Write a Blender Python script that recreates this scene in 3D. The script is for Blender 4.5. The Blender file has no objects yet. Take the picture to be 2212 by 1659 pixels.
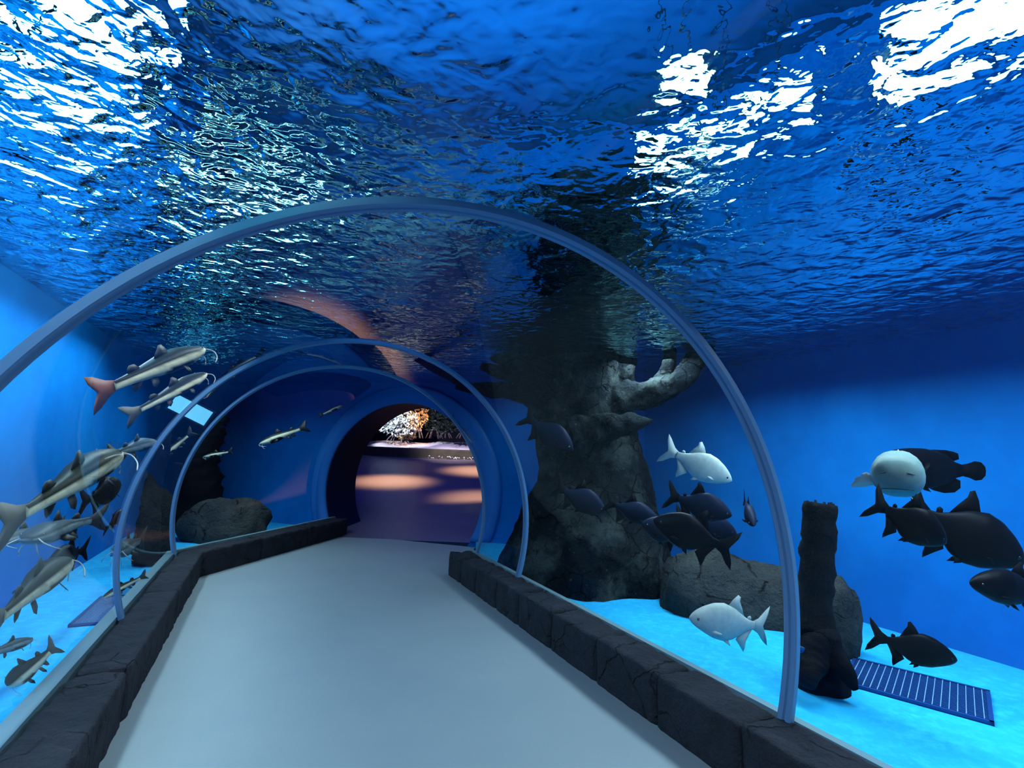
import bpy, math, random
import numpy as np
from mathutils import Vector, Matrix, noise

random.seed(7)
S = bpy.context.scene
COL = S.collection
PI = math.pi

# ---------------------------------------------------------------- camera
F, PITCH, ROLL, EYE = 1090.256, .1384, .0378, 1.6
cp, sp, cr, sr = math.cos(PITCH), math.sin(PITCH), math.cos(ROLL), math.sin(ROLL)
UPV = Vector((0, -sp, cp)); XV = Vector((1, 0, 0))
CAM_R = XV*cr + UPV*sr
CAM_U = UPV*cr - XV*sr
CAM_F = Vector((0, cp, sp))
cd = bpy.data.cameras.new('camera'); cam = bpy.data.objects.new('camera', cd); COL.objects.link(cam)
cam.matrix_world = Matrix(((CAM_R.x, CAM_U.x, -CAM_F.x, 0), (CAM_R.y, CAM_U.y, -CAM_F.y, 0),
                           (CAM_R.z, CAM_U.z, -CAM_F.z, EYE), (0, 0, 0, 1)))
cd.sensor_width = 36; cd.lens = F/2212*36; cd.clip_start = .02
S.camera = cam

# ---------------------------------------------------------------- world, exposure, lights
S.view_settings.view_transform = 'Standard'; S.view_settings.look = 'None'
S.view_settings.gamma = 1; S.view_settings.use_curve_mapping = False
S.view_settings.exposure = 0.0
S.cycles.caustics_refractive = False; S.cycles.caustics_reflective = False
S.cycles.max_bounces = 9; S.cycles.diffuse_bounces = 3; S.cycles.glossy_bounces = 4; S.cycles.transmission_bounces = 6; S.cycles.transparent_max_bounces = 24
S.cycles.sample_clamp_indirect = 6
S.cycles.use_denoising = True; S.cycles.adaptive_threshold = .02
W = bpy.data.worlds.new('world'); S.world = W; W.use_nodes = True
bg = W.node_tree.nodes['Background']; bg.inputs[0].default_value = (.01, .05, .16, 1); bg.inputs[1].default_value = .15

AXIS = -.437                                            # heading of the tunnel
AX = Vector((math.sin(AXIS), math.cos(AXIS), 0)); UX = Vector((math.cos(AXIS), -math.sin(AXIS), 0))
def LA(lat, along, z=0.0): return UX*lat + AX*along + Vector((0, 0, z))

WATER = 2.85                                            # height of the water surface
def spot(name, loc, aim, power, color, angle, blend=1.0, size=.15):
    l = bpy.data.lights.new(name, 'SPOT'); l.energy = power; l.color = color; l.spot_size = math.radians(angle); l.spot_blend = blend; l.shadow_soft_size = size
    o = bpy.data.objects.new(name, l); COL.objects.link(o); o.location = loc
    o.rotation_euler = (Vector(aim)-Vector(loc)).to_track_quat('-Z', 'Y').to_euler(); return o
def area(name, loc, aim, power, color, sx, sy):
    l = bpy.data.lights.new(name, 'AREA'); l.shape = 'RECTANGLE'; l.energy = power; l.color = color; l.size = sx; l.size_y = sy
    o = bpy.data.objects.new(name, l); COL.objects.link(o); o.location = loc
    o.rotation_euler = (Vector(aim)-Vector(loc)).to_track_quat('-Z', 'Y').to_euler(); return o
COOL = (.62, .88, 1.0)
def strip_fill(name, lat, al, length, wide, power, color, tilt=0.0):
    """unseen area light added just under the water surface; length runs along the tunnel"""
    o = area(name, LA(lat, al, WATER-.07), LA(lat, al, 0), power, color, wide, length)
    o.rotation_euler = (0, tilt, -AXIS); o.data.spread = math.radians(158); return o
strip_fill('basin_fill', 3.9, 2.6, 7.0, .5, 235, COOL)  # basin lights: unseen, added under the water instead of lamps above it
strip_fill('basin_fill', -1.35, 3.6, 7.5, .25, 130, COOL)
strip_fill('basin_fill', -.45, 8.5, 1.6, .5, 40, COOL)  # unseen, added to brighten the end wall
strip_fill('basin_fill', 3.3, 6.9, .9, .5, 8, COOL)  # unseen, added to brighten the wall behind the tree
area('upper_wall_fill', LA(-.1, -.9, 3.2), LA(-1.9, 1.6, 4.2), 260, (.2, .9, 1), 1.5, .6)  # unseen light added to brighten the left wall above the water
strip_fill('tunnel_fill', .7, .2, 2.2, 1.2, 32, (.82, .97, 1))  # unseen, added over the tunnel to whiten the near walkway
strip_fill('tunnel_fill', .9, 3.9, 3.4, .8, 9, (.12, .42, 1))  # unseen, added to tint the far walkway blue
strip_fill('side_fill', -.35, 3.6, 5.0, .3, 70, (.80, .95, 1), math.radians(58))  # unseen tilted light added to brighten the left fish and wall
area('ceiling_fill', LA(1.5, 3, 3.4), LA(1.5, 3.2, 6), 110, (.16, .62, 1), 3, 6)  # unseen upward light added to make the ceiling bluer

# ---------------------------------------------------------------- helpers
def ray(px, py):
    d = CAM_F + CAM_R*((px-1106)/F) - CAM_U*((py-829.5)/F)
    return d/d.y
def at(px, py, t): return Vector((0, 0, EYE)) + ray(px, py)*t
TC, TZ, TR = .8, .83, 1.795                             # tunnel centre line, centre height, radius
def outside(px, py, extra):
    d = ray(px, py); t = .5
    while t < 12:
        p = Vector((0, 0, EYE)) + d*t
        if (p.dot(UX)-TC)**2 + (p.z-TZ)**2 > TR**2: break
        t += .01
    return p + d*extra

def mesh_obj(name, verts, faces, mat=None, parent=None, smooth=True, loc=None):
    me = bpy.data.meshes.new(name); me.from_pydata([tuple(v) for v in verts], [], [tuple(f) for f in faces])
    if smooth: me.polygons.foreach_set('use_smooth', [True]*len(me.polygons))
    me.update()
    if mat: me.materials.append(mat)
    o = bpy.data.objects.new(name, me); COL.objects.link(o)
    if parent: o.parent = parent
    if loc is not None: o.location = loc
    return o
def empty(name, loc=(0, 0, 0)):
    o = bpy.data.objects.new(name, None); COL.objects.link(o); o.location = loc; o.empty_display_size = .1; return o
def tag(o, label=None, cat=None, group=None, kind=None):
    if label: o['label'] = label
    if cat: o['category'] = cat
    if group: o['group'] = group
    if kind: o['kind'] = kind
    return o
def grid_faces(nu, nv, wrap_u=False, off=0, flip=False):
    fs = []
    for i in range(nu if wrap_u else nu-1):
        for j in range(nv-1):
            a = off+i*nv+j; b = off+((i+1) % nu)*nv+j
            f = (a, b, b+1, a+1); fs.append(f[::-1] if flip else f)
    return fs
class MB:
    def __init__(s): s.v = []; s.f = []
    def add(s, v, f):
        o = len(s.v); s.v += [Vector(x) for x in v]; s.f += [tuple(i+o for i in q) for q in f]
    def box(s, c, ux, uy, uz):
        c, ux, uy, uz = map(Vector, (c, ux, uy, uz))
        v = [c+ux*a+uy*b+uz*d for a in (-1, 1) for b in (-1, 1) for d in (-1, 1)]
        s.add(v, [(0, 1, 3, 2), (4, 6, 7, 5), (0, 4, 5, 1), (2, 3, 7, 6), (0, 2, 6, 4), (1, 5, 7, 3)])
    def tube(s, pts, rad, n=8, jit=0, fq=6):
        pts = [Vector(p) for p in pts]; vs = []
        up = Vector((.3, .2, 1))
        for i, p in enumerate(pts):
            t = (pts[min(i+1, len(pts)-1)]-pts[max(i-1, 0)]).normalized()
            a = t.cross(up).normalized() if abs(t.dot(up.normalized())) < .98 else t.cross(Vector((1, 0, 0))).normalized()
            b = t.cross(a)
            for k in range(n):
                w = a*math.cos(2*PI*k/n)+b*math.sin(2*PI*k/n)
                q = p+w*rad[i]
                if jit: q = p+w*rad[i]*(1+jit*noise.fractal(q*fq, 1.0, 2.0, 4))
                vs.append(q)
        fs = []
        for i in range(len(pts)-1):
            for k in range(n):
                a = i*n+k; b = i*n+(k+1) % n
                fs.append((a, b, b+n, a+n))
        c0 = len(vs); vs += [pts[0], pts[-1]]
        for k in range(n):
            fs.append((c0, (k+1) % n, k)); e = (len(pts)-1)*n; fs.append((c0+1, e+k, e+(k+1) % n))
        s.add(vs, fs)
    def build(s, name, mat, parent=None, smooth=True, loc=None):
        return mesh_obj(name, s.v, s.f, mat, parent, smooth, loc)
def spline(pts, rad, n):
    """Catmull-Rom resample of points and radii."""
    P = [Vector(p) for p in pts]; P = [P[0]*2-P[1]]+P+[P[-1]*2-P[-2]]; R = [rad[0]]+list(rad)+[rad[-1]]
    op, orr = [], []
    m = len(pts)-1
    for k in range(n+1):
        x = k/n*m; i = min(int(x), m-1); t = x-i
        a, b, c, d = P[i:i+4]
        op.append(.5*((2*b)+(c-a)*t+(2*a-5*b+4*c-d)*t*t+(3*b-a-3*c+d)*t**3))
        a, b, c, d = R[i:i+4]
        orr.append(max(.004, b+(c-b)*t))
    return op, orr

# ---------------------------------------------------------------- materials
def mat(name, color=(.5, .5, .5), rough=.5, spec=.5, metal=0, noise_mix=None, bump=None, coords='Object'):
    m = bpy.data.materials.new(name); m.use_nodes = True; nt = m.node_tree; b = nt.nodes['Principled BSDF']
    b.inputs['Base Color'].default_value = (*color, 1); b.inputs['Roughness'].default_value = rough
    b.inputs['Specular IOR Level'].default_value = spec; b.inputs['Metallic'].default_value = metal
    tc = nt.nodes.new('ShaderNodeTexCoord')
    def nz(scale, detail=5, rgh=.6, dist=0.0):
        n = nt.nodes.new('ShaderNodeTexNoise'); n.inputs['Scale'].default_value = scale; n.inputs['Detail'].default_value = detail
        n.inputs['Roughness'].default_value = rgh; n.inputs['Distortion'].default_value = dist
        nt.links.new(tc.outputs[coords], n.inputs['Vector']); return n
    if noise_mix:
        c2, scale, lo, hi = noise_mix[:4]
        n = nz(scale); r = nt.nodes.new('ShaderNodeMapRange'); r.inputs['From Min'].default_value = lo; r.inputs['From Max'].default_value = hi
        mx = nt.nodes.new('ShaderNodeMix'); mx.data_type = 'RGBA'
        mx.inputs['A'].default_value = (*color, 1); mx.inputs['B'].default_value = (*c2, 1)
        nt.links.new(n.outputs['Fac'], r.inputs['Value']); nt.links.new(r.outputs['Result'], mx.inputs['Factor'])
        out = mx.outputs['Result']
        for c3, scale, lo, hi in [noise_mix[q:q+4] for q in range(4, len(noise_mix), 4)]:
            n = nz(scale, 6, .65); r = nt.nodes.new('ShaderNodeMapRange'); r.inputs['From Min'].default_value = lo; r.inputs['From Max'].default_value = hi
            m2 = nt.nodes.new('ShaderNodeMix'); m2.data_type = 'RGBA'; m2.inputs['B'].default_value = (*c3, 1)
            nt.links.new(out, m2.inputs['A']); nt.links.new(n.outputs['Fac'], r.inputs['Value']); nt.links.new(r.outputs['Result'], m2.inputs['Factor'])
            out = m2.outputs['Result']
        nt.links.new(out, b.inputs['Base Color'])
    if bump:
        prev = None
        for scale, strength, dist in bump:
            n = nz(scale, 6, .65); bp = nt.nodes.new('ShaderNodeBump'); bp.inputs['Strength'].default_value = strength; bp.inputs['Distance'].default_value = dist
            nt.links.new(n.outputs['Fac'], bp.inputs['Height'])
            if prev: nt.links.new(prev.outputs['Normal'], bp.inputs['Normal'])
            prev = bp
        nt.links.new(prev.outputs['Normal'], b.inputs['Normal'])
    return m
def emis(name, color, strength):
    m = bpy.data.materials.new(name); m.use_nodes = True; nt = m.node_tree; b = nt.nodes['Principled BSDF']
    b.inputs['Base Color'].default_value = (*color, 1)
    b.inputs['Emission Color'].default_value = (*color, 1); b.inputs['Emission Strength'].default_value = strength; return m

M = {}
M['walk'] = mat('walkway_resin', (.25, .31, .34), .5, .3, noise_mix=((.28, .335, .36), 1.2, .35, .7, (.22, .275, .31), 160, .45, .75), bump=[(220, .08, .002)])
M['tankfloor'] = mat('painted_blue_floor', (.015, .46, .88), .8, .2, noise_mix=((.012, .38, .78), 1.6, .4, .7, (.03, .56, .92), 14, .45, .7))
M['wall'] = mat('painted_blue_wall', (.001, .145, .50), .9, .05, noise_mix=((.0015, .21, .66), .7, .42, .7))
M['navy'] = mat('navy_paint', (.004, .012, .06), .7, .2)
M['flange'] = mat('pale_blue_collar', (.02, .20, .62), .5, .4)
M['kerb'] = mat('dark_kerb_stone', (.012, .010, .015), .8, .3, noise_mix=((.026, .023, .033), 5, .4, .7, (.06, .058, .07), 60, .62, .8), bump=[(7, .9, .06), (30, .9, .02), (110, .8, .008)])
M['seal'] = mat('clear_joint_seal', (.11, .24, .42), .35, .4)
M['strip'] = mat('acrylic_edge', (.18, .30, .34), .35, .5)
M['bark'] = mat('sculpted_bark', (.010, .018, .025), .85, .1, noise_mix=((.075, .10, .098), 1.9, .50, .64, (.002, .005, .009), 8, .50, .68, (.15, .19, .18), 22, .62, .76), bump=[(5, 1, .26), (16, 1, .12), (45, 1, .03)])
M['rock'] = mat('dark_rock', (.03, .038, .042), .85, .25, noise_mix=((.065, .075, .07), 2.5, .45, .7), bump=[(6, .9, .09), (24, .8, .03)])
M['blackwood'] = mat('black_driftwood', (.003, .004, .008), .85, .08, noise_mix=((.008, .008, .011), 6, .45, .7), bump=[(9, .5, .04), (40, .4, .01)])
M['grate'] = mat('blue_grate', (.01, .05, .22), .4, .5)
M['gratepit'] = mat('dark_pit', (.003, .02, .12), .8, .2)
M['gratebar'] = mat('pale_bar', (.22, .42, .70), .4, .5)
M['gratecross'] = mat('blue_bar', (.02, .10, .34), .4, .3)
M['eye'] = mat('eye', (.01, .01, .012), .15, .6)

def cracks(m, scale, width, depth):
    nt = m.node_tree; b = nt.nodes['Principled BSDF']; L = nt.links.new
    tc = nt.nodes.new('ShaderNodeTexCoord'); n = nt.nodes.new('ShaderNodeTexNoise'); n.inputs['Scale'].default_value = 4; n.inputs['Detail'].default_value = 4
    L(tc.outputs['Object'], n.inputs['Vector'])
    mm = nt.nodes.new('ShaderNodeMix'); mm.data_type = 'VECTOR'; mm.inputs['Factor'].default_value = .18
    L(tc.outputs['Object'], mm.inputs['A']); L(n.outputs['Color'], mm.inputs['B'])
    v = nt.nodes.new('ShaderNodeTexVoronoi'); v.feature = 'DISTANCE_TO_EDGE'; v.inputs['Scale'].default_value = scale; L(mm.outputs['Result'], v.inputs['Vector'])
    r = nt.nodes.new('ShaderNodeMapRange'); r.inputs['From Max'].default_value = width; L(v.outputs['Distance'], r.inputs['Value'])
    n2 = nt.nodes.new('ShaderNodeTexNoise'); n2.inputs['Scale'].default_value = 2.2; L(tc.outputs['Object'], n2.inputs['Vector'])
    g = nt.nodes.new('ShaderNodeMapRange'); g.inputs['From Min'].default_value = .48; g.inputs['From Max'].default_value = .52; L(n2.outputs['Fac'], g.inputs['Value'])
    mx = nt.nodes.new('ShaderNodeMath'); mx.operation = 'MAXIMUM'; L(r.outputs['Result'], mx.inputs[0]); L(g.outputs['Result'], mx.inputs[1])
    bp = nt.nodes.new('ShaderNodeBump'); bp.inputs['Strength'].default_value = 1; bp.inputs['Distance'].default_value = depth; L(mx.outputs[0], bp.inputs['Height'])
    old = b.inputs['Normal'].links[0].from_socket; L(old, bp.inputs['Normal']); L(bp.outputs['Normal'], b.inputs['Normal'])
    oc = b.inputs['Base Color'].links[0].from_socket; c = nt.nodes.new('ShaderNodeMix'); c.data_type = 'RGBA'; c.inputs['A'].default_value = (.002, .002, .003, 1)
    L(mx.outputs[0], c.inputs['Factor']); L(oc, c.inputs['B']); L(c.outputs['Result'], b.inputs['Base Color'])
cracks(M['kerb'], 3.2, .018, .03)
cracks(M['bark'], 4.5, .035, .05)
cracks(M['rock'], 2.2, .02, .04)
def acrylic(name):
    m = bpy.data.materials.new(name); m.use_nodes = True; nt = m.node_tree; nt.nodes.clear()
    o = nt.nodes.new('ShaderNodeOutputMaterial'); mx = nt.nodes.new('ShaderNodeMixShader')
    tr = nt.nodes.new('ShaderNodeBsdfTransparent'); tr.inputs[0].default_value = (.95, .975, .99, 1)
    gl = nt.nodes.new('ShaderNodeBsdfGlossy'); gl.inputs['Roughness'].default_value = .01; gl.inputs['Color'].default_value = (1, 1, 1, 1)
    lw = nt.nodes.new('ShaderNodeLayerWeight'); lw.inputs['Blend'].default_value = .5
    p = nt.nodes.new('ShaderNodeMath'); p.operation = 'POWER'; p.inputs[1].default_value = 5
    ma = nt.nodes.new('ShaderNodeMath'); ma.operation = 'MULTIPLY_ADD'; ma.inputs[1].default_value = .85; ma.inputs[2].default_value = .016; ma.use_clamp = True
    L = nt.links.new
    L(lw.outputs['Facing'], p.inputs[0]); L(p.outputs[0], ma.inputs[0]); L(ma.outputs[0], mx.inputs[0])
    L(tr.outputs[0], mx.inputs[1]); L(gl.outputs[0], mx.inputs[2]); L(mx.outputs[0], o.inputs[0]); return m
M['acrylic'] = acrylic('clear_acrylic')
def water(name):
    m = bpy.data.materials.new(name); m.use_nodes = True; nt = m.node_tree; nt.nodes.clear()
    o = nt.nodes.new('ShaderNodeOutputMaterial'); g = nt.nodes.new('ShaderNodeBsdfGlass')
    g.inputs['Color'].default_value = (.42, .87, .96, 1); g.inputs['Roughness'].default_value = .015; g.inputs['IOR'].default_value = 1.15
    tc = nt.nodes.new('ShaderNodeTexCoord'); at_ = nt.nodes.new('ShaderNodeAttribute'); at_.attribute_name = 'swell'
    prev = None
    for scale, dist in ((6.5, .052), (17, .008)):
        n = nt.nodes.new('ShaderNodeTexNoise'); n.inputs['Scale'].default_value = scale; n.inputs['Detail'].default_value = 2; n.inputs['Distortion'].default_value = .4
        nt.links.new(tc.outputs['Object'], n.inputs['Vector'])
        mu = nt.nodes.new('ShaderNodeMath'); mu.operation = 'MULTIPLY'; nt.links.new(n.outputs['Fac'], mu.inputs[0]); nt.links.new(at_.outputs['Fac'], mu.inputs[1])
        bp = nt.nodes.new('ShaderNodeBump'); bp.inputs['Strength'].default_value = 1; bp.inputs['Distance'].default_value = dist
        nt.links.new(mu.outputs[0], bp.inputs['Height'])
        if prev: nt.links.new(prev.outputs['Normal'], bp.inputs['Normal'])
        prev = bp
    nt.links.new(prev.outputs['Normal'], g.inputs['Normal'])
    nt.links.new(g.outputs[0], o.inputs[0]); return m
M['water'] = water('rippled_water')

# ---------------------------------------------------------------- setting: floors and walls
def poly(name, pts, m, kind='structure', parent=None):
    o = mesh_obj(name, pts, [tuple(range(len(pts)))], m, parent, False)
    if kind: tag(o, kind=kind)
    return o
WR, WL = 5.4, -1.92                                     # tank walls, measured across the tunnel
FEND = Vector((-1.95, 9.4, 0)); EY = .30                # end wall with the round doorway
EU = Vector((math.cos(EY), -math.sin(EY), 0)); EN = Vector((math.sin(EY), math.cos(EY), 0))
def line_x(lat):                                        # point of the end wall at a given lat
    s = (lat-FEND.dot(UX))/EU.dot(UX); return FEND+EU*s, s
pl, sl = line_x(WL); pr, srr = line_x(WR)
BK = -4.0
def slab(name, pts, top, thick, m):
    n = len(pts); v = [Vector((p.x, p.y, top)) for p in pts]+[Vector((p.x, p.y, top-thick)) for p in pts]
    f = [tuple(range(n)), tuple(range(2*n-1, n-1, -1))]+[(i, i+n, (i+1) % n+n, (i+1) % n) for i in range(n)]
    return tag(mesh_obj(name, v, f, m, None, False), kind='structure')
A3L, A3R = Vector((-3.97, 6.31, 0)), Vector((-.36, 6.96, 0))
TL = Vector((-3.25, 9.81, 0)); TRr = FEND+EU*1.5
slab('floor', [LA(-.8, BK), LA(2.45, BK), LA(2.45, 6.9), TRr, TL, A3L+UX*.1], 0, .2, M['walk'])
slab('tank_floor', [LA(2.5, BK), LA(WR, BK), pr, TRr, A3R+UX*.02], .1, .2, M['tankfloor'])
slab('tank_floor', [LA(WL, BK), LA(-.9, BK), A3L, TL, pl], .1, .2, M['tankfloor'])
def wall(name, a, b, m, z0=-.1, z1=5.2, th=.2, out=None):
    d = (b-a).normalized(); n = Vector((d.y, -d.x, 0)) if out is None else out
    v = [a, b, b+n*th, a+n*th]
    vs = [Vector((p.x, p.y, z)) for z in (z0, z1) for p in v]
    return tag(mesh_obj(name, vs, [(0, 1, 5, 4), (1, 2, 6, 5), (2, 3, 7, 6), (3, 0, 4, 7), (4, 5, 6, 7), (3, 2, 1, 0)], m, None, False), kind='structure')
wall('wall_right', LA(WR, BK), pr, M['wall'], out=UX)
wall('wall_left', LA(WL, BK), pl, M['wall'], out=-UX)
wall('wall_back', LA(WL, BK), LA(WR, BK), M['wall'], out=-AX)
# end wall with a round opening standing on the floor
OR, OZ = 1.6, .87
a0 = math.asin(-OZ/OR); NA = 64
arc = [(OR*math.cos(a0+(PI-2*a0)*k/NA), OZ+OR*math.sin(a0+(PI-2*a0)*k/NA)) for k in range(NA+1)]   # right foot -> left foot
def EW(s, z, d=0): return FEND+EU*s+EN*d+Vector((0, 0, z))
def outer_pt(s, z):                                     # project to the wall's rectangle
    ang = math.atan2(z-OZ, s); c, si = math.cos(ang), math.sin(ang)
    ts = [((srr if c > 0 else sl)/c) if abs(c) > 1e-6 else 1e9, ((5.2 if si > 0 else -.1)-OZ)/si if abs(si) > 1e-6 else 1e9]
    t = min(ts); return s*0+c*t, OZ+si*t
vs = []; fs = []
crn = [math.atan2(5.2-OZ, srr), math.atan2(5.2-OZ, sl)]
angs = sorted([a0+(PI-2*a0)*k/NA for k in range(NA+1)]+crn)
for a in angs:
    s, z = OR*math.cos(a), OZ+OR*math.sin(a); so, zo = outer_pt(s, z)
    vs += [EW(s, z), EW(so, zo)]
for k in range(len(angs)-1): fs.append((2*k, 2*k+1, 2*k+3, 2*k+2))
tag(mesh_obj('wall_end', vs, fs, M['wall'], None, False), kind='structure')
# dark reveal of the doorway
vs = []
for s, z in arc: vs += [EW(s, z, 0), EW(s, z, .95), EW(s*1.25, OZ+(z-OZ)*1.25, .95)]
fs = []
for k in range(NA):
    for j in (0, 1): fs.append((3*k+j, 3*k+j+1, 3*k+j+4, 3*k+j+3))
tag(mesh_obj('door_1', vs, fs, M['navy'], None, True), kind='structure')
# raised collar where the tunnel meets the wall
vs = []; CO = 1.93
for k in range(NA+1):
    a = a0+(PI-2*a0)*k/NA; c, si = math.cos(a), math.sin(a)
    for r, d in ((OR, 0), (OR, -.06), (CO-.04, -.06), (CO, -.03), (CO, 0)): vs.append(EW(r*c, max(.1, OZ+r*si), d))
fs = grid_faces(NA+1, 5)
tag(mesh_obj('trim_4', vs, fs, M['flange'], None, True), kind='structure')
slab('ceiling', [LA(WL-4, BK), LA(WR+4, BK), LA(WR+4, 13), LA(WL-4, 13)], 6.0, .2, M['flange'])

# ---------------------------------------------------------------- acrylic tunnel and its joints
def arch(o, yaw, z, r, n=72, foot=.3):
    b = math.asin((foot-z)/r); u = Vector((math.cos(yaw), -math.sin(yaw), 0)); c = Vector((o[0], o[1], z))
    return [c+u*(r*math.cos(b+(PI-2*b)*k/n))+Vector((0, 0, r*math.sin(b+(PI-2*b)*k/n))) for k in range(n+1)]
ARCH = [((-.0694, 2.0753), -.4449, .83, 1.7938), ((-1.3396, 4.8016), -.5254, .83, 1.7938), ((-2.1307, 6.5345), -.2104, .79, 1.8636)]
o0 = Vector((-.0694, 2.0753, 0))-AX*5.5
PR = [arch((o0.x, o0.y), -.437, .83, 1.7938)]+[arch(*a) for a in ARCH]
PR.append(arch((FEND.x-EN.x*.06, FEND.y-EN.y*.06), EY, OZ, 1.78))
for i in range(4):
    nb = 14; vs = []
    for k in range(73):
        for j in range(nb+1): vs.append(PR[i][k].lerp(PR[i+1][k], j/nb))
    tag(mesh_obj('window_%d' % (i+1), vs, grid_faces(73, nb+1), M['acrylic'], None, True), kind='structure')
def joint(name, o, yaw, z, r, wide=.075):
    n = 96; b = math.asin((.29-z)/r); u = Vector((math.cos(yaw), -math.sin(yaw), 0)); nn = Vector((math.sin(yaw), math.cos(yaw), 0)); c = Vector((o[0], o[1], z))
    h = wide/2
    prof = [(-h, .012), (-h, -.016), (-h+.008, -.022), (-.012, -.022), (-.006, -.012), (0, -.012), (.006, -.022), (h-.008, -.022), (h, -.016), (h, .012)]
    vs = []
    for k in range(n+1):
        a = b+(PI-2*b)*k/n; w = u*math.cos(a)+Vector((0, 0, math.sin(a)))
        for d, q in prof: vs.append(c+w*(r+q)+nn*d)
    return tag(mesh_obj(name, vs, grid_faces(n+1, len(prof)), M['seal'], None, False), kind='structure')
for i, a in enumerate(ARCH): joint('trim_%d' % (i+1), *a)
def strip(name, a, b, off0, off1, z=.31, h=.06):
    d = (b-a).normalized(); n = Vector((-d.y, d.x, 0)); m = MB(); c = (a+b)/2+n*(off0+off1)/2
    m.box(c+Vector((0, 0, z-h)), d*((b-a).length/2), n*((off1-off0)/2), (0, 0, h)); o = m.build(name, M['strip'], None, False); return tag(o, kind='structure')
strip('trim_5', LA(-.93, BK), LA(-.96, 7.35), -.045, .04)
strip('trim_6', A3L, TL, -.02, .04)
strip('trim_7', LA(2.57, BK), LA(2.58, 6.85), -.03, .02, .30, .05)

# ---------------------------------------------------------------- water surface
def swell(la, al):
    """how choppy the water is: rough over the left basin and the open right basin, calm over the tunnel"""
    left = 1/(1+math.exp((la-.5)*3)); right = 1/(1+math.exp(-(la-1.5)*3.5))
    return .055+1.2*left+.58*right
def rip(p):
    """ripple height in metres at (lat, along)"""
    la, al = p
    big = noise.fractal(Vector((la*1.5, al*1.5, 0)), 1.0, 2.0, 2)*.012
    mid = noise.noise(Vector((la*6.5, al*5.0, 4)))*.008
    return (big+mid)*swell(la, al)
l0, l1, b0, b1 = WL-.01, WR+.01, -1.5, 12.4
nu, nv = 330, 620
vs = []
for i in range(nu):
    la = l0+(l1-l0)*i/(nu-1)
    for j in range(nv):
        al = b0+(b1-b0)*j/(nv-1); vs.append(LA(la, al, WATER+rip((la, al))))
ws = tag(mesh_obj('water_surface', vs, grid_faces(nu, nv), M['water']), kind='structure')
ca = ws.data.attributes.new('swell', 'FLOAT', 'POINT')
ca.data.foreach_set('value', [swell(l0+(l1-l0)*i/(nu-1), 0) for i in range(nu) for j in range(nv)])

# lamps hung above the water, seen only through its ripples
M['lampglow'] = emis('lamp_diffuser', (.50, .87, 1), 9); M['housing'] = mat('lamp_housing', (.01, .015, .04), .5, .3)
def panel_lamp(label, c, aim, w, h, st=None):
    o = tag(empty('floodlight', c), label, 'lamp', 'floodlights above the water'); o.rotation_euler = (Vector(aim)-Vector(c)).to_track_quat('-Z', 'Y').to_euler()
    m = MB(); m.box((0, 0, .05), (w/2+.03, 0, 0), (0, h/2+.03, 0), (0, 0, .045)); m.build('housing', M['housing'], o, False)
    m = MB(); m.box((0, 0, 0), (w/2, 0, 0), (0, h/2, 0), (0, 0, .004)); m.build('diffuser', M['lampglow'], o, False)
    up = o.rotation_euler.to_matrix().inverted() @ Vector((0, 0, 6.0-c[2])); m = MB(); m.tube([(0, 0, .06), up], [.012, .012], 6); m.build('hanger', M['housing'], o); return o
for al, lab in ((.4, 'long white lamp above the water at the upper left corner, its glow broken by ripples'),
                (2.6, 'long white lamp over the left basin, glinting above the first hoop'),
                (4.8, 'farthest long lamp over the left basin, glinting above the second hoop')):
    panel_lamp(lab, LA(WL+.36, al, 3.75), LA(.6, al, 3.3), 2.0, 1.55)
panel_lamp('white lamp hung beyond the tunnel, glinting in specks between the two far hoops', LA(-.7, 9.0, 3.45), LA(0, 0, 2.4), 2.2, .9)
for (px, t, z, w), lab in zip(((1440, 5.0, 3.55, .6), (1560, 4.6, 3.6, .55), (1690, 4.5, 3.95, .6), (1480, 4.2, 4.2, .4)),
      ('floodlight above the right basin, making the lowest white glare over the nearest hoop', 'floodlight above the right basin, in the middle of the big white glare',
       'floodlight above the right basin, at the upper right end of the big white glare', 'smaller floodlight above the right basin, at the upper left end of the big white glare')):
    panel_lamp(lab, Vector((at(px, 300, t).x, t, z)), at(px, 300, 1.4), w, w*.7)
panel_lamp('bright floodlight above the right basin, in the upper right corner', Vector((at(2060, 60, 3.2).x, 3.2, 3.8)), at(2060, 60, 1.3), .8, .6)


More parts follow.
